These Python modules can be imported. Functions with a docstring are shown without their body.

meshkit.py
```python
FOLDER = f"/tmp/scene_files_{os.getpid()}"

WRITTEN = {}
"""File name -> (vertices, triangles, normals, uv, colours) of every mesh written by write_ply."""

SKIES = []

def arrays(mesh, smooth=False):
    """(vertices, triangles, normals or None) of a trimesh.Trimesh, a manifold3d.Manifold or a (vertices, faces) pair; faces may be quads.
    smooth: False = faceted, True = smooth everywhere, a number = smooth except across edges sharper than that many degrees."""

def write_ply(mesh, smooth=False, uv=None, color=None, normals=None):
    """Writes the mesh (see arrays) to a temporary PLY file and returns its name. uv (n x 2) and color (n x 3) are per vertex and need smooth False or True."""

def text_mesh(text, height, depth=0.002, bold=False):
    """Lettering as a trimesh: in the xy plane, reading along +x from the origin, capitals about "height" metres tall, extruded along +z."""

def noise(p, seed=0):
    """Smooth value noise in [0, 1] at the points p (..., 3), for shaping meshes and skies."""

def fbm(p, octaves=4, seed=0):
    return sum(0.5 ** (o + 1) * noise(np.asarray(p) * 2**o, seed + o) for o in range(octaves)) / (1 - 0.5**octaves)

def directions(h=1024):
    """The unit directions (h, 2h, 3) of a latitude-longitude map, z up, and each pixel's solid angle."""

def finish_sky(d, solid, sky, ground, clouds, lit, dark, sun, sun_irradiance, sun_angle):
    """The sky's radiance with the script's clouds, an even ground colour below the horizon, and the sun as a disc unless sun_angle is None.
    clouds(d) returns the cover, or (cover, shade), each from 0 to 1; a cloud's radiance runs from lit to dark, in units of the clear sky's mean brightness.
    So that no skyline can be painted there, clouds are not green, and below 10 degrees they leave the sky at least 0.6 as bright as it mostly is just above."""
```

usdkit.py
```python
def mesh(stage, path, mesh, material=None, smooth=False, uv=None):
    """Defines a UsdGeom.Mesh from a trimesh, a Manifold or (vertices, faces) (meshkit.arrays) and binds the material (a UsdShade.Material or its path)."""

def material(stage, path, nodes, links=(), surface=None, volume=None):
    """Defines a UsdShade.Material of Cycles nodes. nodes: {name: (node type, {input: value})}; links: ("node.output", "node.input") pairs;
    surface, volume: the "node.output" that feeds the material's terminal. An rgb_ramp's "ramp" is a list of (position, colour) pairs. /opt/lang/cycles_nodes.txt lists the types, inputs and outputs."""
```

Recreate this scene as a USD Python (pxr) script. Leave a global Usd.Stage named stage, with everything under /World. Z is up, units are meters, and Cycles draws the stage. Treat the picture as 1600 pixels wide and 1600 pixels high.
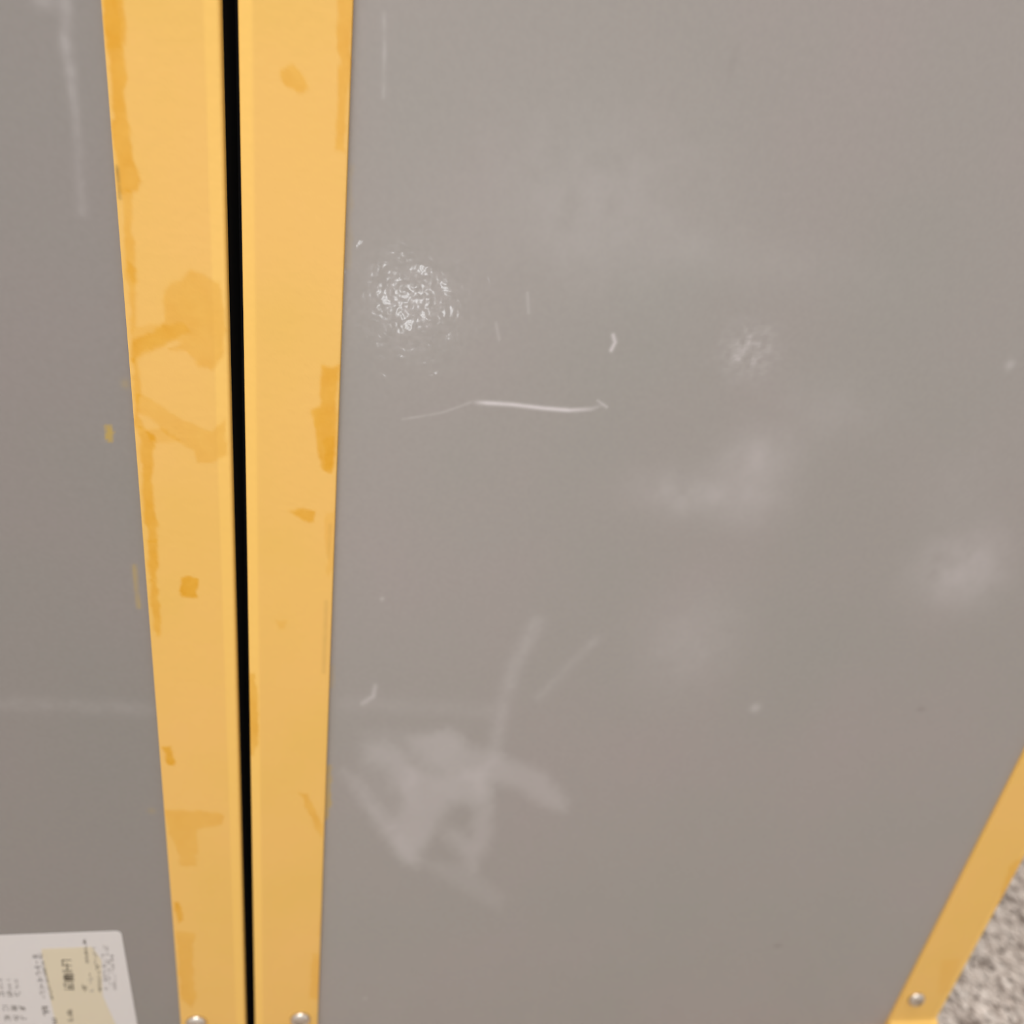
import math, random
import numpy as np, trimesh, usdkit, meshkit
from pxr import Usd, UsdGeom, UsdLux, UsdShade, Gf, Sdf, Vt

stage = Usd.Stage.CreateInMemory()
UsdGeom.SetStageUpAxis(stage, 'Z'); UsdGeom.SetStageMetersPerUnit(stage, 1.0)
WORLD = UsdGeom.Xform.Define(stage, '/World'); UsdGeom.Scope.Define(stage, '/World/Looks')
rng = np.random.default_rng(7); random.seed(7)

# ------------------------------------------------------------------ camera
F = 980.0                                   # focal length in pixels of the 1600 px frame
DIST, CZ = 0.2548, 0.515                    # metres from the trim's front face; height above the carpet
_v = np.array([430 - 800, 3490 - 800, F]); _t = (-(_v[0] * -335 + _v[1] * 792) - F * F) / (_v[0] - 0.033 * _v[1])
DN = _v / np.linalg.norm(_v); RT = np.array([-335 + _t, 792 - 0.033 * _t, F]); RT /= np.linalg.norm(RT); NN = np.cross(RT, DN)
CAM = np.array([0.0, -DIST, CZ])
def w_of(r): r = np.asarray(r, float); return np.array([r @ RT, r @ NN, -(r @ DN)])
cam = UsdGeom.Camera.Define(stage, '/World/camera')
ax = [w_of((1, 0, 0)), w_of((0, -1, 0)), w_of((0, 0, -1))]
cam.AddTransformOp().Set(Gf.Matrix4d(*[float(c) for row in ax for c in (*row, 0)], *map(float, CAM), 1))
cam.CreateHorizontalApertureAttr(36.0); cam.CreateVerticalApertureAttr(36.0); cam.CreateFocalLengthAttr(F / 1600 * 36)
cam.CreateClippingRangeAttr(Gf.Vec2f(0.01, 100)); cam.CreateFStopAttr(4.4); cam.CreateFocusDistanceAttr(0.237)
cam.CreateExposureAttr(-0.54)

def at(x, y, Y=0.0):
    """The point of the upright plane at depth Y seen at pixel (x, y)."""
    r = w_of((x - 800, y - 800, F)); return CAM + r * ((Y - CAM[1]) / r[1])

# ------------------------------------------------------------------ lights
dome = UsdLux.DomeLight.Define(stage, '/World/ambient_light')
dome.CreateColorAttr(Gf.Vec3f(1.0, 0.965, 0.94)); dome.CreateIntensityAttr(0.40)
for k, (lx, ly, inten) in enumerate([(-0.75, -0.9, 20.0), (-0.12, -0.38, 34.0)]):     # a ceiling panel, then an added light to shade the carpet by the cabinet
    overhead = UsdLux.RectLight.Define(stage, '/World/overhead_light' + ('' if k == 0 else '_%03d' % k))
    overhead.CreateWidthAttr(0.9 if k == 0 else 0.5); overhead.CreateHeightAttr(0.6 if k == 0 else 0.4); overhead.CreateColorAttr(Gf.Vec3f(1.0, 0.955, 0.92)); overhead.CreateIntensityAttr(inten)
    overhead.AddTranslateOp().Set(Gf.Vec3d(lx, ly, 2.45))
_g = at(640, 470)
lamp = UsdLux.SphereLight.Define(stage, '/World/phone_lamp')            # the small light beside the phone's lens
lamp.CreateRadiusAttr(0.007); lamp.CreateIntensityAttr(170.0); lamp.CreateColorAttr(Gf.Vec3f(0.93, 0.97, 1.0))
lamp.AddTranslateOp().Set(Gf.Vec3d(float(2 * _g[0] - CAM[0]), float(-DIST), float(2 * _g[2] - CAM[2])))

# ------------------------------------------------------------------ materials
def srgb(*c): c = np.array(c, float) / 255; return tuple(float(v) for v in np.where(c <= 0.04045, c / 12.92, ((c + 0.055) / 1.055) ** 2.4))
def mat(name, nodes, links, surface='p.BSDF'): return usdkit.material(stage, '/World/Looks/' + name, nodes, links, surface=surface)
def plain(name, color, rough=0.5, **kw): return mat(name, {'p': ('principled_bsdf', {'base_color': color, 'roughness': rough, **kw})}, [])

GREY = np.array(srgb(157, 152, 148)); YEL = srgb(237, 190, 102); YEL2 = srgb(229, 168, 40)
M = {}
def laminate(name, tone): return mat(name, {
    'g': ('geometry', {}), 'w': ('attribute', {'attribute': 'wear_and_light'}), 's': ('separate_xyz', {}),
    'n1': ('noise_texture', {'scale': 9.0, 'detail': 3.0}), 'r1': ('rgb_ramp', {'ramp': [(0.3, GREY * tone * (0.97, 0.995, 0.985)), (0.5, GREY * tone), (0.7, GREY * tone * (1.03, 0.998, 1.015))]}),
    'n2': ('noise_texture', {'scale': 420.0, 'detail': 3.0}), 'm2': ('map_range', {'from_min': 0.3, 'from_max': 0.7, 'to_min': 0.98, 'to_max': 1.02}), 'x2': ('mix', {'mix_type': 'multiply', 'fac': 1.0}),
    'xs': ('mix', {'color2': srgb(205, 200, 201)}), 'xp': ('mix', {'color2': srgb(190, 160, 70)}), 'xd': ('mix', {'color2': srgb(110, 104, 98)}),
    'nb': ('noise_texture', {'scale': 125.0, 'detail': 2.2, 'roughness': 0.5}), 'bump': ('bump', {'strength': 1.0, 'distance': 0.00062}),
    'p': ('principled_bsdf', {'roughness': 0.55, 'specular_ior_level': 0.35, 'coat_weight': 0.28, 'coat_roughness': 0.15})},
    [('g.position', 'n1.vector'), ('g.position', 'n2.vector'), ('g.position', 'nb.vector'), ('n1.fac', 'r1.fac'), ('n2.fac', 'm2.value'),
     ('r1.color', 'x2.color1'), ('m2.result', 'x2.color2'), ('w.vector', 's.vector'),
     ('x2.color', 'xs.color1'), ('s.x', 'xs.fac'), ('xs.color', 'xp.color1'), ('s.y', 'xp.fac'), ('xp.color', 'xd.color1'), ('s.z', 'xd.fac'), ('xd.color', 'p.base_color'),
     ('nb.fac', 'bump.height'), ('bump.normal', 'p.coat_normal')])
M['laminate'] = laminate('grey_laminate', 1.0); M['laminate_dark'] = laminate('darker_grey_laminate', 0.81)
M['yellow'] = mat('yellow_paint', {
    'g': ('geometry', {}), 'w': ('attribute', {'attribute': 'wear_and_light'}), 's': ('separate_xyz', {}),
    'n1': ('noise_texture', {'scale': 14.0, 'detail': 4.0}), 'r1': ('rgb_ramp', {'ramp': [(0.32, srgb(234, 189, 97)), (0.5, YEL), (0.7, srgb(239, 190, 106))]}),
    'n3': ('noise_texture', {'scale': 120.0, 'detail': 3.0}), 'r3': ('rgb_ramp', {'ramp': [(0.3, srgb(224, 160, 30)), (0.7, srgb(231, 174, 58))]}),
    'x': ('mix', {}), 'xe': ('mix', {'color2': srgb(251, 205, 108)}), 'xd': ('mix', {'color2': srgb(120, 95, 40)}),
    'nb': ('noise_texture', {'scale': 260.0, 'detail': 3.0}), 'bump': ('bump', {'strength': 0.35, 'distance': 0.0003}),
    'p': ('principled_bsdf', {'roughness': 0.5, 'specular_ior_level': 0.4})},
    [('g.position', 'n1.vector'), ('g.position', 'n3.vector'), ('g.position', 'nb.vector'), ('n1.fac', 'r1.fac'), ('n3.fac', 'r3.fac'), ('w.vector', 's.vector'),
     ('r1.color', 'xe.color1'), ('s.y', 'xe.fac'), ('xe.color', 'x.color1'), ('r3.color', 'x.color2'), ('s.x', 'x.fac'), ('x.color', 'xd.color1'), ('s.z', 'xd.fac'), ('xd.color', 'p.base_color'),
     ('nb.fac', 'bump.height'), ('bump.normal', 'p.normal')])
M['core'] = plain('dark_panel_edge', (0.006, 0.004, 0.004), 0.8)
M['body'] = plain('grey_body_paint', srgb(120, 116, 112), 0.55)
M['black'] = plain('black_rubber', (0.012, 0.012, 0.012), 0.7)
M['steel'] = mat('screw_steel', {'g': ('geometry', {}), 'n': ('noise_texture', {'scale': 900.0}), 'r': ('map_range', {'to_min': 0.22, 'to_max': 0.4}),
    'p': ('principled_bsdf', {'base_color': srgb(214, 206, 196), 'metallic': 1.0})}, [('g.position', 'n.vector'), ('n.fac', 'r.value'), ('r.result', 'p.roughness')])
M['recess'] = plain('screw_recess', (0.02, 0.018, 0.015), 0.6)
M['paper'] = plain('label_paper', srgb(217, 214, 213), 0.45)
M['cream'] = plain('label_cream_print', srgb(217, 207, 182), 0.45)
M['ink'] = plain('label_ink', srgb(84, 75, 62), 0.5)
M['ink_light'] = plain('label_ink_grey', srgb(150, 145, 142), 0.5)
M['wall'] = mat('wall_paint', {'g': ('geometry', {}), 'n': ('noise_texture', {'scale': 300.0}), 'b': ('bump', {'strength': 0.2, 'distance': 0.0006}),
    'p': ('principled_bsdf', {'base_color': srgb(205, 198, 188), 'roughness': 0.8})}, [('g.position', 'n.vector'), ('n.fac', 'b.height'), ('b.normal', 'p.normal')])
M['base'] = plain('baseboard_vinyl', srgb(96, 90, 86), 0.6)
CAR = [srgb(232, 223, 215), srgb(210, 199, 190), srgb(136, 122, 113)]
def carpet(name, k):
    return mat(name, {'g': ('geometry', {}), 'n': ('noise_texture', {'scale': 85.0, 'detail': 3.0, 'roughness': 0.6}),
        'r': ('rgb_ramp', {'ramp': [(0.32, tuple(np.array(CAR[2]) * k)), (0.49, tuple(np.array(CAR[1]) * k)), (0.64, tuple(np.array(CAR[0]) * k))]}),
        'p': ('principled_bsdf', {'roughness': 0.95, 'specular_ior_level': 0.1, 'sheen_weight': 0.2})},
        [('g.position', 'n.vector'), ('n.fac', 'r.fac'), ('r.color', 'p.base_color')])
for i, k in enumerate((1.05, 1.0, 0.88)): M['carpet%d' % i] = carpet('carpet_yarn_%d' % i, k)
M['carpet_back'] = carpet('carpet_backing', 0.7)

# ------------------------------------------------------------------ helpers
used = {}
def path_for(name, parent):
    base = (parent or '/World') + '/' + name; k = used.get(base, 0); used[base] = k + 1
    return base if k == 0 else base + '_%03d' % k
def obj(name, mesh, m, parent=None, smooth=False, wear_and_light=None):
    p = path_for(name, parent); u = usdkit.mesh(stage, p, mesh, M[m], smooth=smooth)
    if callable(wear_and_light): wear_and_light = wear_and_light(np.array(u.GetPointsAttr().Get(), float)[:, [0, 2]])
    if wear_and_light is not None:
        UsdGeom.PrimvarsAPI(u).CreatePrimvar('wear_and_light', Sdf.ValueTypeNames.Float3Array, 'vertex').Set(Vt.Vec3fArray.FromNumpy(wear_and_light.astype(np.float32)))
    return p
def data(p, **kw):
    for k, v in kw.items(): stage.GetPrimAtPath(p).SetCustomDataByKey(k, v)
def box(x0, x1, y0, y1, z0, z1):
    b = trimesh.creation.box((x1 - x0, y1 - y0, z1 - z0)); b.apply_translation(((x0 + x1) / 2, (y0 + y1) / 2, (z0 + z1) / 2)); return b
def cat(ms): return trimesh.util.concatenate(ms)
def smooth01(t): t = np.clip(t, 0, 1); return t * t * (3 - 2 * t)

# wear, pale blotches and painted light: shapes measured in the plane of the doors (metres)
MARK_Y = 0.0
def plane(px): return np.array([at(x, y, MARK_Y)[[0, 2]] for x, y in px])
def seg_dist(P, a, b):
    ab = b - a; t = np.clip(((P - a) @ ab) / max(ab @ ab, 1e-12), 0, 1); return np.linalg.norm(P - a - t[:, None] * ab, axis=1), t
def poly_sd(P, V):
    d = np.full(len(P), 1e9); inside = np.zeros(len(P), bool)
    for i in range(len(V)):
        a, b = V[i], V[(i + 1) % len(V)]; d = np.minimum(d, seg_dist(P, a, b)[0])
        c = ((a[1] > P[:, 1]) != (b[1] > P[:, 1])); den = b[1] - a[1] if abs(b[1] - a[1]) > 1e-12 else 1e-12
        inside ^= c & (P[:, 0] < (b[0] - a[0]) * (P[:, 1] - a[1]) / den + a[0])
    return np.where(inside, d, -d)
def scale_at(x, y): return np.linalg.norm(plane([(x + 4, y)]) - plane([(x - 4, y)])) / 8       # metres per pixel
def patch(P, px, amount, soft=0.0009, seed=0, rag=0.0012):
    V = plane(px); lo, hi = V.min(0) - 0.006, V.max(0) + 0.006; m = ((P > lo) & (P < hi)).all(1); out = np.zeros(len(P))
    if not m.any(): return out
    q = P[m]; n = meshkit.fbm(np.c_[q * 260, np.full(len(q), seed)], 3, seed) - 0.5
    tone = 0.8 + 0.4 * meshkit.fbm(np.c_[q * 90, np.full(len(q), seed + 9)], 3, seed + 5)
    out[m] = amount * tone * smooth01((poly_sd(q, V) + n * rag * 2) / soft * 0.5 + 0.5); return out
def stroke(P, px, width, amount, taper=False, seed=0, grain=0.5, soft=1.0):
    V = plane(px); w = width * scale_at(*px[len(px) // 2]); lo, hi = V.min(0) - 2.5 * w, V.max(0) + 2.5 * w; m = ((P > lo) & (P < hi)).all(1); out = np.zeros(len(P))
    if not m.any(): return out
    q = P[m]; best = np.full(len(q), 1e9); along = np.zeros(len(q)); L = np.r_[0, np.cumsum(np.linalg.norm(np.diff(V, axis=0), axis=1))]
    for i in range(len(V) - 1):
        d, t = seg_dist(q, V[i], V[i + 1]); u = d < best; best[u] = d[u]; along[u] = (L[i] + t[u] * (L[i + 1] - L[i])) / L[-1]
    a = amount * np.exp(-(best / (w * 0.6)) ** 2 * soft)
    if taper: a = a * smooth01(along * 8) * smooth01((1 - along) * 3 + 0.15)
    if grain:
        a = a * (1 - grain + 2 * grain * meshkit.fbm(np.c_[q * 230, np.full(len(q), seed)], 4, seed))
    out[m] = a; return out
def blob(P, x, y, rx, ry, amount, seed=0, freq=200, grain=0.6, power=1.0):
    c = plane([(x, y)])[0]; s = scale_at(x, y); d2 = ((P[:, 0] - c[0]) / (rx * s)) ** 2 + ((P[:, 1] - c[1]) / (ry * s)) ** 2
    m = d2 < 6; out = np.zeros(len(P)); q = P[m]
    n = meshkit.fbm(np.c_[q * freq, np.full(len(q), seed)], 4, seed)
    out[m] = amount * np.exp(-d2[m] * 1.1) * np.clip(1 - grain + 2 * grain * n, 0, 2) ** power; return out

# ------------------------------------------------------------------ setting
fl = obj('floor', box(-3, 3, -3.2, 1.2, -0.02, 0.0), 'carpet_back'); data(fl, kind='structure', label='carpeted floor under the cabinet')
wl = obj('wall_back', box(-3, 3, 0.62, 0.72, 0.0, 2.6), 'wall'); data(wl, kind='structure', label='plain painted wall behind the cabinet')
bb = obj('baseboard_back', box(-3, 3, 0.608, 0.6199, 0.0, 0.1), 'base'); data(bb, kind='structure', label='dark vinyl baseboard along the wall')

# carpet pile: cut tufts, one uncountable object
def tuft(seed):
    r = np.random.default_rng(seed); out = []
    for k in range(3):
        a = r.uniform(0, 6.28); t = r.uniform(0.05, 0.35)
        c = trimesh.creation.cylinder(0.0016, 0.008, sections=6); v = np.array(c.vertices); v[:, 2] += 0.004
        h = v[:, 2] / 0.008; v[:, :2] *= (0.8 + 0.55 * h)[:, None]; bend = h ** 1.5 * 0.006 * t
        v[:, 0] += bend * math.cos(a) + r.uniform(-0.0013, 0.0013); v[:, 1] += bend * math.sin(a) + r.uniform(-0.0013, 0.0013); v[:, 2] *= r.uniform(0.8, 1.15)
        out.append(trimesh.Trimesh(v, c.faces, process=False))
    return cat(out)
pi = UsdGeom.PointInstancer.Define(stage, '/World/carpet_pile')
protos = []
for i in range(6):
    pth = '/World/carpet_pile/tuft' + ('' if i == 0 else '_%03d' % i); usdkit.mesh(stage, pth, tuft(i), M['carpet%d' % (i % 3)], smooth=50); protos.append(pth)
pi.CreatePrototypesRel().SetTargets([Sdf.Path(p) for p in protos])
gx, gy = np.meshgrid(np.arange(-0.75, 1.0, 0.0040), np.arange(-0.45, 0.6, 0.0040)); pts = np.c_[gx.ravel(), gy.ravel(), np.zeros(gx.size)]
pts[:, :2] += rng.uniform(-0.0019, 0.0019, (len(pts), 2))
pts = pts[~((pts[:, 0] < 0.36) & (pts[:, 0] > -0.50) & (pts[:, 1] > 0.03) & (pts[:, 1] < 0.45)) & (pts[:, 1] < 0.604)]
pi.CreatePositionsAttr(Vt.Vec3fArray.FromNumpy(pts.astype(np.float32)))
pi.CreateProtoIndicesAttr(Vt.IntArray.FromNumpy(rng.integers(0, 6, len(pts)).astype(np.int32)))
ang = rng.uniform(0, 2 * math.pi, len(pts)); pi.CreateOrientationsAttr(Vt.QuathArray([Gf.Quath(float(math.cos(a / 2)), 0, 0, float(math.sin(a / 2))) for a in ang]))
sc = rng.uniform(0.8, 1.25, len(pts)); pi.CreateScalesAttr(Vt.Vec3fArray.FromNumpy(np.c_[sc, sc, sc * rng.uniform(0.85, 1.1, len(pts))].astype(np.float32)))
data('/World/carpet_pile', kind='stuff', label='mottled beige and taupe cut pile carpet on the floor beside the cabinet', category='carpet')

# ------------------------------------------------------------------ cabinet
cab = path_for('cabinet', None); UsdGeom.Xform.Define(stage, cab)
data(cab, label='grey two-door cabinet with worn yellow painted metal edge trim and corner screws', category='cabinet')
Z0, Z1 = 0.028, 0.715                        # bottom and top of the doors
PT = 0.0019                                  # the laminate lies this far behind the trim's front face (y = 0)
WID = [(0.0362, 0.0357), (0.0363, 0.0380)]   # widths of the four upright strips
DOORS = [(-0.5405, -0.0771), (-0.0717, 0.3932)]
obj('body', cat([box(-0.535, -0.517, 0.0235, 0.44, Z0, Z1), box(0.369, 0.387, 0.0235, 0.44, Z0, Z1), box(-0.517, 0.369, 0.0235, 0.44, Z0, Z0 + 0.018),
                 box(-0.517, 0.369, 0.0235, 0.44, Z1 - 0.018, Z1), box(-0.517, 0.369, 0.43, 0.44, Z0 + 0.018, Z1 - 0.018)]), 'body', cab)
obj('divider', box(-0.0835, -0.0635, 0.0235, 0.43, Z0 + 0.018, Z1 - 0.018), 'core', cab)
for x, y in ((-0.49, 0.07), (0.34, 0.07), (-0.49, 0.40), (0.34, 0.40)):
    c = trimesh.creation.cylinder(0.016, Z0 - 0.001, sections=24); c.apply_translation((x, y, (Z0 + 0.001) / 2)); obj('foot', c, 'black', cab, smooth=30)

# outlines of the darker touch-up paint on the trim and of the marks on the laminate, (pixels of the photograph -> plane of the door)
PATCH_L = [
 ([(160, -40), (194, -40), (195, 30), (197, 150), (202, 220), (213, 265), (222, 283), (214, 296), (186, 298), (180, 240), (170, 120)], 0.75),
 ([(160, -20), (184, -20), (185, 40), (186, 70), (172, 72), (164, 30)], 0.3),
 ([(188, 298), (205, 298), (209, 400), (213, 440), (213, 512), (206, 520), (198, 440)], 0.55),
 ([(196, 405), (212, 420), (214, 440), (206, 445), (200, 430)], 0.3),
 ([(256, 452), (283, 437), (298, 421), (318, 432), (345, 440), (352, 500), (350, 560), (330, 578), (310, 573), (292, 552), (264, 545), (285, 533), (260, 537), (232, 552), (215, 562), (206, 566), (203, 530), (222, 523), (250, 510), (257, 500)], 0.5),
 ([(203, 512), (255, 505), (285, 505), (300, 520), (260, 532), (225, 552), (209, 566)], 0.35),
 ([(206, 560), (216, 566), (219, 618), (216, 650), (224, 668), (212, 668)], 0.6),
 ([(211, 612), (222, 615), (250, 632), (285, 655), (330, 672), (352, 655), (352, 712), (330, 722), (308, 722), (303, 705), (280, 690), (255, 672), (230, 650), (213, 645)], 0.42),
 ([(216, 664), (242, 680), (243, 700), (236, 750), (243, 800), (246, 832), (243, 844), (232, 846), (226, 800), (221, 730)], 0.8),
 ([(222, 668), (262, 672), (285, 690), (240, 692)], 0.35),
 ([(230, 846), (246, 843), (247, 880), (245, 905), (236, 907)], 0.85),
 ([(235, 905), (246, 905), (250, 960), (254, 990), (250, 996), (242, 996)], 0.75),
 ([(282, 903), (299, 901), (309, 905), (305, 920), (308, 934), (283, 933)], 1.25),
 ([(255, 1168), (267, 1166), (274, 1190), (272, 1198), (263, 1197)], 0.95),
 ([(256, 1266), (310, 1266), (350, 1272), (350, 1288), (308, 1296), (308, 1330), (306, 1352), (284, 1352), (268, 1310)], 0.45),
 ([(271, 1408), (280, 1410), (288, 1438), (280, 1442), (274, 1430)], 0.9),
 ([(275, 1455), (304, 1458), (300, 1500), (306, 1560), (300, 1575), (283, 1560)], 0.5),
]
PATCH_R = [
 ([(436, 106), (458, 102), (476, 120), (481, 138), (465, 148), (446, 132)], 0.6),
 ([(526, -30), (552, -30), (548, 110), (543, 170), (537, 234), (524, 234), (529, 150), (528, 60)], 0.6),
 ([(504, 573), (530, 571), (527, 640), (523, 720), (517, 737), (507, 735), (497, 715), (494, 690), (489, 642), (499, 635), (503, 600)], 0.85),
 ([(506, 690), (522, 680), (520, 728), (510, 734)], 0.3),
 ([(449, 798), (473, 794), (492, 799), (490, 815), (472, 812)], 0.8),
 ([(430, 968), (447, 970), (446, 984), (434, 984)], 0.35),
 ([(386, 1054), (397, 1053), (402, 1075), (405, 1150), (397, 1182), (388, 1182)], 0.7),
 ([(508, 800), (523, 800), (520, 890), (512, 900)], 0.3),
 ([(467, 1238), (482, 1240), (505, 1290), (502, 1308), (490, 1290)], 0.5),
 ([(488, 1490), (500, 1490), (499, 1562), (483, 1560)], 0.45),
 ([(502, 1420), (508, 1420), (505, 1460), (496, 1462)], 0.25),
]
PATCH_O = [([(1580, 1350), (1602, 1335), (1596, 1362), (1562, 1424), (1552, 1430)], 0.6), ([(1610, 1240), (1640, 1230), (1630, 1290), (1606, 1300)], 0.4), ([(1470, 1500), (1500, 1498), (1482, 1550), (1465, 1556)], 0.25)]

def strip(x_in, x_out, z0, z1):
    """A metal trim strip: thin bright lip at the inner edge, a rolled outer edge, dense front face, bottom end stepped forward over the bottom rail."""
    s = 1.0 if x_out > x_in else -1.0; w = abs(x_out - x_in)
    fx = np.linspace(0.0006, w - 0.0014, 58)
    prof = [(0.0, PT + 0.0004), (0.0, 0.0006), (0.00018, 0.00018)] + [(x, 0.0) for x in fx]
    prof += [(w - 0.0014 + 0.0014 * math.sin(a), 0.0014 * (1 - math.cos(a)) + 0.00045) for a in np.linspace(0.12, 1.5, 9)] + [(w, 0.0022), (w, 0.0036), (w - 0.0016, 0.0036), (w - 0.0016, PT + 0.0004)]
    prof = np.array(prof); k = prof[:, 0] > w - 0.0048; prof[3:61, 1] = np.clip(prof[3:61, 0] - (w - 0.0048), 0, None) / 0.0034 * 0.00045      # a gentle roll towards the edge
    n = len(prof); jog = at(1420, 1594)[2]
    zs = np.r_[np.arange(z1, jog + 0.004, -0.0009), jog + 0.0012, jog, jog - 0.0012, jog - 0.0026, jog - 0.004, np.linspace(jog - 0.008, z0, 5)]
    step = 0.0032 * smooth01((jog - zs) / 0.0034)
    v = np.zeros((len(zs), n, 3)); v[:, :, 0] = x_in + s * prof[None, :, 0]; front = prof[:, 1] < 0.0021
    v[:, :, 1] = prof[None, :, 1] - step[:, None] * front[None, :]; v[:, :, 2] = zs[:, None]
    i, j = np.meshgrid(np.arange(len(zs) - 1), np.arange(n), indexing='ij'); a, b = i * n + j, i * n + (j + 1) % n; c, d = a + n, b + n
    q = np.stack([a, c, d, b], -1).reshape(-1, 4); q = q if s > 0 else q[:, ::-1]
    V = v.reshape(-1, 3); f = np.vstack([q[:, [0, 1, 2]], q[:, [0, 2, 3]]])
    caps = [];
    for base, flip in ((0, False), ((len(zs) - 1) * n, True)):
        k = len(V); V = np.vstack([V, V[base:base + n].mean(0)]); e = np.arange(n); t = np.c_[base + e, base + (e + 1) % n, np.full(n, k)]
        caps.append(t[:, ::-1] if flip ^ (s < 0) else t)
    f = np.vstack([f] + caps)
    return V, f
def trim_wear_and_light(P, side_px, dark, edge):
    wear_and_light = np.zeros((len(P), 3)); wear_and_light[:, 1] = smooth01((0.0056 - abs(P[:, 0] - edge)) / 0.0016) * 0.6  # band along the outer edge: brightness of the rolled edge painted into the colour
    for k, (px, am) in enumerate(side_px or []): wear_and_light[:, 0] = np.maximum(wear_and_light[:, 0], 0) + patch(P, px, am, seed=k)
    for k, (px, wd, am) in enumerate(dark): wear_and_light[:, 2] = np.maximum(wear_and_light[:, 2], stroke(P, px, wd, am, seed=k))
    return np.clip(wear_and_light, 0, 1)

def panel_mesh(x0, x1, z0, z1, xs, zs):
    """The door's board: a dense front face (it carries the colour marks) and a 20 mm deep dark core."""
    X, Z = np.meshgrid(xs, zs); n = len(xs); V = np.c_[X.ravel(), np.full(X.size, PT), Z.ravel()]
    i, j = np.meshgrid(np.arange(len(zs) - 1), np.arange(n - 1), indexing='ij'); a = i * n + j; b, c, d = a + 1, a + n, a + n + 1
    return V, np.vstack([np.stack([a, b, d], -1).reshape(-1, 3), np.stack([a, d, c], -1).reshape(-1, 3)])

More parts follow.
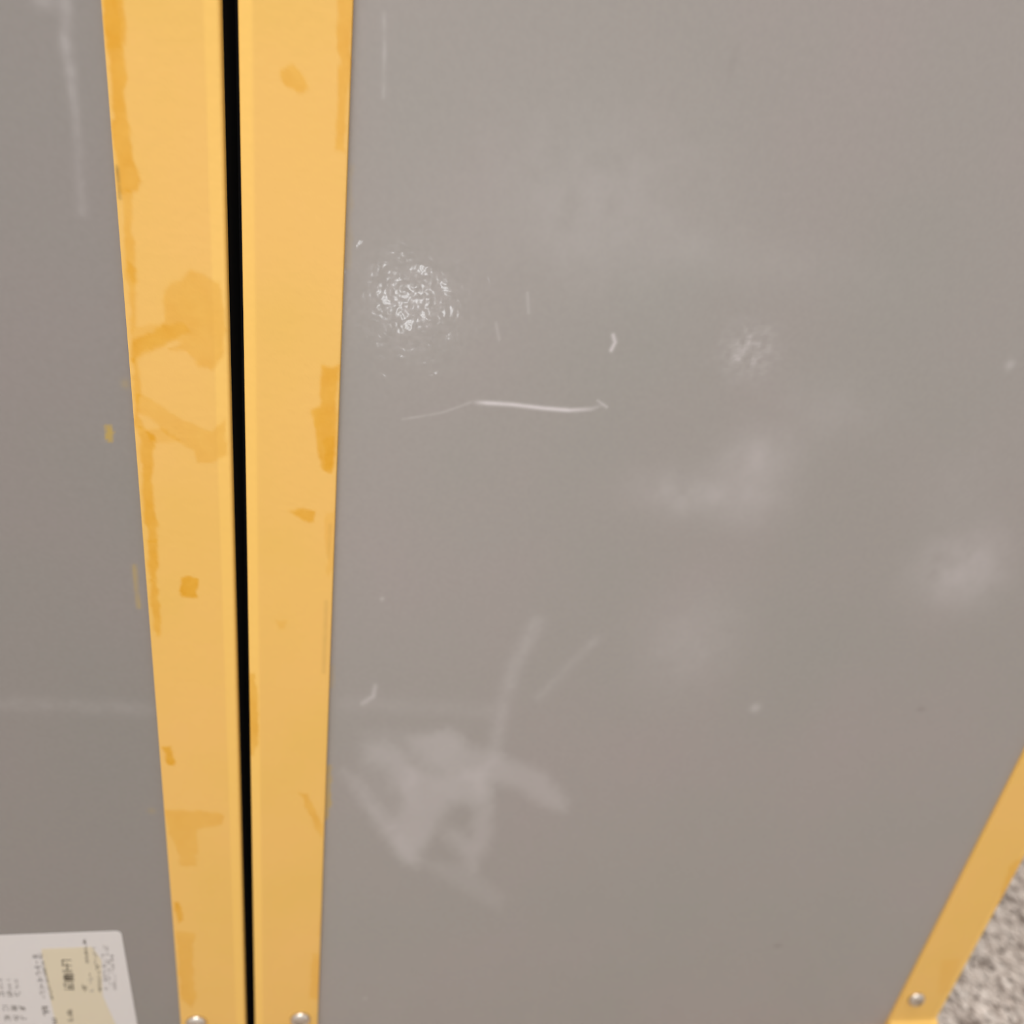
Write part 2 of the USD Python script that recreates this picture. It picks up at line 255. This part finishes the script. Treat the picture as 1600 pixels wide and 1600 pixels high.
def marks_and_glint_right(P):
    w = np.zeros((len(P), 3)); a = lambda v: w.__setitem__((slice(None), 0), 1 - (1 - w[:, 0]) * (1 - np.clip(v, 0, 1)))
    st = lambda *k, **kw: a(stroke(P, *k, **kw))
    st([(733, 628), (800, 632), (850, 638), (890, 641), (925, 639), (943, 632)], 5.5, 1.0, taper=True, grain=0.2)
    st([(934, 626), (948, 636)], 4, 0.4); st([(958, 524), (961, 535), (955, 547)], 5.5, 0.75, grain=0.2)
    st([(630, 655), (690, 645), (735, 629)], 4, 0.2); st([(586, 1072), (583, 1088), (566, 1099)], 7, 0.35); st([(824, 458), (826, 488)], 5, 0.2); st([(775, 505), (780, 530)], 5, 0.2)
    st([(600, 20), (601, 90), (599, 150)], 6, 0.2, grain=1.0); st([(545, 1100), (760, 1110)], 26, 0.08)
    for k, (px, am) in enumerate([([(538, 1206), (556, 1215), (600, 1270), (640, 1330), (652, 1356), (632, 1350), (600, 1305), (570, 1262)], 0.26),
            ([(568, 1165), (600, 1158), (640, 1180), (652, 1215), (640, 1245), (615, 1232), (604, 1200), (575, 1190)], 0.22),
            ([(636, 1200), (690, 1212), (760, 1200), (765, 1240), (735, 1258), (702, 1254), (684, 1290), (652, 1345), (632, 1340), (610, 1290), (632, 1250)], 0.26),
            ([(640, 1155), (700, 1140), (735, 1165), (775, 1178), (850, 1205), (886, 1250), (882, 1268), (845, 1255), (800, 1230), (760, 1220), (700, 1210), (660, 1195)], 0.26),
            ([(742, 1218), (768, 1225), (770, 1270), (762, 1320), (742, 1360), (718, 1335), (693, 1305), (705, 1292), (735, 1310), (742, 1270)], 0.24),
            ([(660, 1345), (730, 1350), (785, 1400), (780, 1422), (740, 1400), (690, 1370)], 0.12), ([(560, 1140), (720, 1140), (740, 1230), (640, 1340), (560, 1240)], 0.08)]):
        a(patch(P, px, am, soft=0.0056, seed=k + 20, rag=0.0020))
    for k, (px, wd, am) in enumerate([([(770, 1185), (784, 1110), (804, 1040), (838, 974)], 22, 0.17), ([(842, 1090), (880, 1050), (932, 998)], 14, 0.12)]): st(px, wd, am, seed=k + 30, grain=0.6)
    for k, b in enumerate([(1185, 715, 60, 40, 0.24), (1090, 775, 95, 38, 0.22), (1180, 770, 60, 60, 0.14), (1505, 890, 75, 62, 0.30), (1080, 1000, 80, 90, 0.14), (940, 320, 210, 140, 0.13), (1120, 400, 260, 40, 0.07),
            (1290, 640, 90, 50, 0.08), (1500, 760, 80, 60, 0.06)]):
        a(blob(P, *b, seed=k + 50, freq=130))  # soft pale blotches
    a(blob(P, 1170, 550, 36, 34, 0.24, seed=71, freq=420, grain=1.0, power=2.2)); a(blob(P, 645, 480, 85, 75, 0.10, seed=72, freq=420, grain=1.0, power=2.0))  # a pale speckled spot, then the lamp glint painted into the colour
    for x, y, r, am in [(1180, 1106, 8, 0.4), (1578, 570, 8, 0.35), (597, 936, 4, 0.35), (960, 1640, 5, 0.2), (570, 1560, 4, 0.2)]: a(blob(P, x, y, r, r, am, grain=0.2))
    w[:, 1] += patch(P, [(509, 1195), (518, 1195), (517, 1250), (513, 1284), (506, 1284)], 0.55) + patch(P, [(515, 1040), (523, 1040), (521, 1075), (514, 1075)], 0.15) + patch(P, [(540, 260), (552, 260), (548, 420), (534, 420)], 0.12)
    for x, y in ((1440, 1108), (1215, 1478), (1146, 95)): w[:, 2] += blob(P, x, y, 7, 4 if y > 200 else 22, 0.35 if y > 200 else 0.12, grain=0.2)
    return np.clip(w, 0, 1)
def wear_left(P):
    w = np.zeros((len(P), 3))
    for k, (px, wd, am) in enumerate([([(104, -20), (102, 50), (108, 110)], 16, 0.17), ([(112, 110), (122, 220), (128, 330)], 14, 0.12), ([(98, 60), (118, 180)], 10, 0.08), ([(0, 1100), (110, 1102), (228, 1108)], 26, 0.09), ([(60, 0), (90, 5)], 20, 0.15)]):
        w[:, 0] += stroke(P, px, wd, am, seed=k + 3, grain=0.8)
    w[:, 1] += patch(P, [(164, 664), (174, 664), (178, 676), (174, 690), (165, 686)], 0.75, seed=4) + stroke(P, [(210, 885), (213, 920), (217, 948)], 6, 0.5, seed=5) + blob(P, 196, 600, 7, 8, 0.3, grain=0.5) + blob(P, 237, 1267, 6, 6, 0.35, grain=0.5)
    return np.clip(w, 0, 1)

def screw_mesh():
    a = np.linspace(0, math.pi / 2, 9); R, H = 0.0058, 0.0034
    return trimesh.creation.revolve(np.r_[[(0, 0)], [(R, 0)], np.c_[R * np.cos(a) , 0.0006 + (H - 0.0006) * np.sin(a)]], sections=40)
def place_screw(x, z, parent, turn):
    s = screw_mesh(); s.apply_transform(trimesh.transformations.rotation_matrix(math.pi / 2, (1, 0, 0)))
    for k in (0, 1):
        b = trimesh.creation.box((0.0056, 0.0026, 0.0011)); b.apply_transform(trimesh.transformations.rotation_matrix(turn + k * math.pi / 2, (0, 1, 0))); b.apply_translation((0, -0.0034, 0)); s = trimesh.boolean.difference([s, b], engine='manifold')
    s.apply_translation((x, -0.0001, z)); obj('screw', s, 'steel', parent, smooth=40)

jogz = at(1420, 1594)[2]; SZ = at(1428, 1560)[2]; TOP = 2 * 0
for side, (x0, x1) in enumerate(DOORS):
    WL, WR = WID[side]; g0, g1 = x0 + WL - 0.004, x1 - WR + 0.004                     # board's visible face runs a little under the trim
    if side: xs = np.r_[np.arange(g0, 0.075, 0.0005), np.arange(0.075, g1, 0.0012), g1]; zz = np.r_[np.arange(Z0 + 0.002, 0.43, 0.0012), np.arange(0.43, 0.525, 0.0005), np.arange(0.525, Z1 - 0.002, 0.0012), Z1 - 0.002]
    else: xs = np.r_[np.arange(g0, -0.26, 0.02), np.arange(-0.26, g1, 0.0010), g1]; zz = np.r_[np.arange(Z0 + 0.002, Z1 - 0.002, 0.0012), Z1 - 0.002]
    MARK_Y = PT
    V, f = panel_mesh(x0, x1, Z0, Z1, xs, zz); wr = (marks_and_glint_right if side else wear_left)(V[:, [0, 2]])
    MARK_Y = 0.0; door = path_for('door', cab)
    used[cab + '/door'] -= 1
    obj('door', (V, f), 'laminate' if side else 'laminate_dark', cab, wear_and_light=wr)
    data(door, label='right grey laminate door, scratched and smeared, framed in yellow trim' if side else 'left grey laminate door bearing the white printed label')
    obj('door_core', box(x0 + 0.0012, x1 - 0.0012, PT + 0.0005, 0.0205, Z0 + 0.001, Z1 - 0.001), 'core', door)
    # upright strips: outer edge towards the door's own edge
    for which, (xi, xo) in enumerate(((x0 + WL, x0), (x1 - WR, x1))):
        pl = None; dk = ()
        if not side and which: pl = PATCH_L; dk = [([(183, 262), (185, 285)], 5, 0.5), ([(186, 290), (187, 310)], 5, 0.4)]
        if side and not which: pl = PATCH_R; dk = [([(516, 820), (513, 870)], 5, 0.1), ([(510, 940), (506, 1050)], 6, 0.14)]
        if side and which: pl = PATCH_O
        obj('edge_trim', strip(xi, xo, Z0, Z1), 'yellow', door, smooth=35, wear_and_light=lambda P: trim_wear_and_light(P, pl, dk, xo))
    for z0, z1 in ((Z0, jogz - 0.0105), (Z1 - 0.036, Z1)):
        b = box(x0 + 0.001, x1 - 0.001, -0.0004 if z0 < 0.2 else -0.0030, PT + 0.0003, z0, z1)
        if z0 < 0.2: b = cat([box(x0 + WL, x1 - WR, -0.0004, PT + 0.0003, z0, z1)])
        obj('rail_trim', b, 'yellow', door, wear_and_light=np.zeros((len(b.vertices), 3)))
    for x in ((x0 + 0.0265, x1 - 0.0268)):
        place_screw(x, SZ, door, random.uniform(0, 1.5)); place_screw(x, Z1 - 0.05, door, random.uniform(0, 1.5))

# ------------------------------------------------------------------ printed label on the left door
LY = PT - 0.0003
tr = at(187.5, 1455.5, LY); 
def lab(x, y): return at(x, y, LY)[[0, 2]]
from shapely.geometry import Polygon
import shapely
o = lab(189, 1455); ex = lab(0, 1462) - o; ex /= np.linalg.norm(ex); ez = np.array([ex[1], -ex[0]]);
if ez[1] > 0: ez = -ez
LW, LH = 0.105, 0.125
def corner(u, v): return o + ex * u + ez * v
sheet = Polygon([corner(0.003, 0.003), corner(LW - 0.003, 0.003), corner(LW - 0.003, LH - 0.003), corner(0.003, LH - 0.003)]).buffer(0.003)
def plate(poly, y, thick):
    m = trimesh.creation.extrude_polygon(poly, thick, engine='earcut'); v = np.array(m.vertices); m.vertices = np.c_[v[:, 0], y - v[:, 2] + 0.0, v[:, 1]]; m.fix_normals(); return m
lb = path_for('label_sticker', cab); used[cab + '/label_sticker'] = 0
obj('label_sticker', plate(sheet, PT - 0.00005, 0.00025), 'paper', cab); data(lb, label='white printed paper label with a cream block and rounded corner')
cream = Polygon([lab(67, 1484), lab(142, 1481), lab(156, 1500), lab(158, 1556), lab(178, 1600), lab(190, 1690), lab(104, 1690), lab(92, 1610), lab(80, 1555)]).intersection(sheet.buffer(-0.002)).buffer(0.0008)
obj('cream_block', plate(cream, PT - 0.0003, 0.00006), 'cream', lb)
def scribble(a, b, width, n, cover, ink='ink', seed=0, name='printed_text'):
    """A run of small unreadable characters from pixel a to pixel b (the line's middle), each a few strokes."""
    r = np.random.default_rng(seed); A, B = lab(*a), lab(*b); L = np.linalg.norm(B - A); u = (B - A) / L; v = np.array([-u[1], u[0]]); w = width * scale_at(*a); c = L / n; out = []
    for k in range(n):
        for q in range(3):
            if r.random() > cover: continue
            if r.random() < 0.5: s0, s1, t0, t1 = 0.1, 0.8, r.choice([-0.45, -0.06, 0.33]), 0.14
            else: s0, s1, t0, t1 = r.choice([0.08, 0.62]), 0.2, -0.45, 0.9
            p = [A + u * c * (k + s) + v * w * t for s, t in ((s0, t0), (s0 + s1, t0), (s0 + s1, t0 + t1), (s0, t0 + t1))]
            out.append(plate(Polygon(p), PT - 0.00036, 0.00004))
    if out: obj(name, cat(out), ink, lb)
scribble((104, 1499), (108, 1547), 17, 9, 1.0, seed=1); scribble((108, 1522), (109, 1546), 17, 3, 0.8, seed=12)
scribble((108, 1576), (110, 1596), 9, 3, 1.0, seed=2)
scribble((63, 1489), (82, 1562), 4.5, 14, 0.9, seed=3); scribble((54, 1488), (69, 1560), 10, 12, 0.6, 'ink_light', seed=4)
scribble((70, 1572), (74, 1587), 11, 2, 1.0, seed=5); scribble((84, 1590), (88, 1606), 7, 2, 1.0, seed=6)
for k, (xa, y) in enumerate(((1, 1553), (8, 1575), (11, 1591), (14, 1610))):
    for j in range(3): scribble((xa + j * 13, y - 4), (xa + j * 13 + 1.5, y + 4), 9, 2, 0.85, seed=20 + 3 * k + j)
for j in range(3): scribble((1 + j * 12, 1530), (4 + j * 12, 1546), 6, 3, 0.7, 'ink_light', seed=40 + j)
scribble((131, 1467), (137, 1505), 5, 7, 1.0, seed=7); scribble((147, 1480), (150, 1506), 5, 5, 0.7, 'ink_light', seed=8); scribble((152, 1505), (157, 1550), 5.5, 8, 0.9, seed=9)
scribble((132, 1537), (133, 1550), 8, 2, 0.9, seed=10); scribble((140, 1520), (143, 1550), 7, 5, 0.5, 'ink_light', seed=11)
for j in range(3): scribble((160 + j * 7, 1476 + 3 * j), (166 + j * 7, 1547), 5, 10, 0.55, 'ink_light', seed=60 + j)
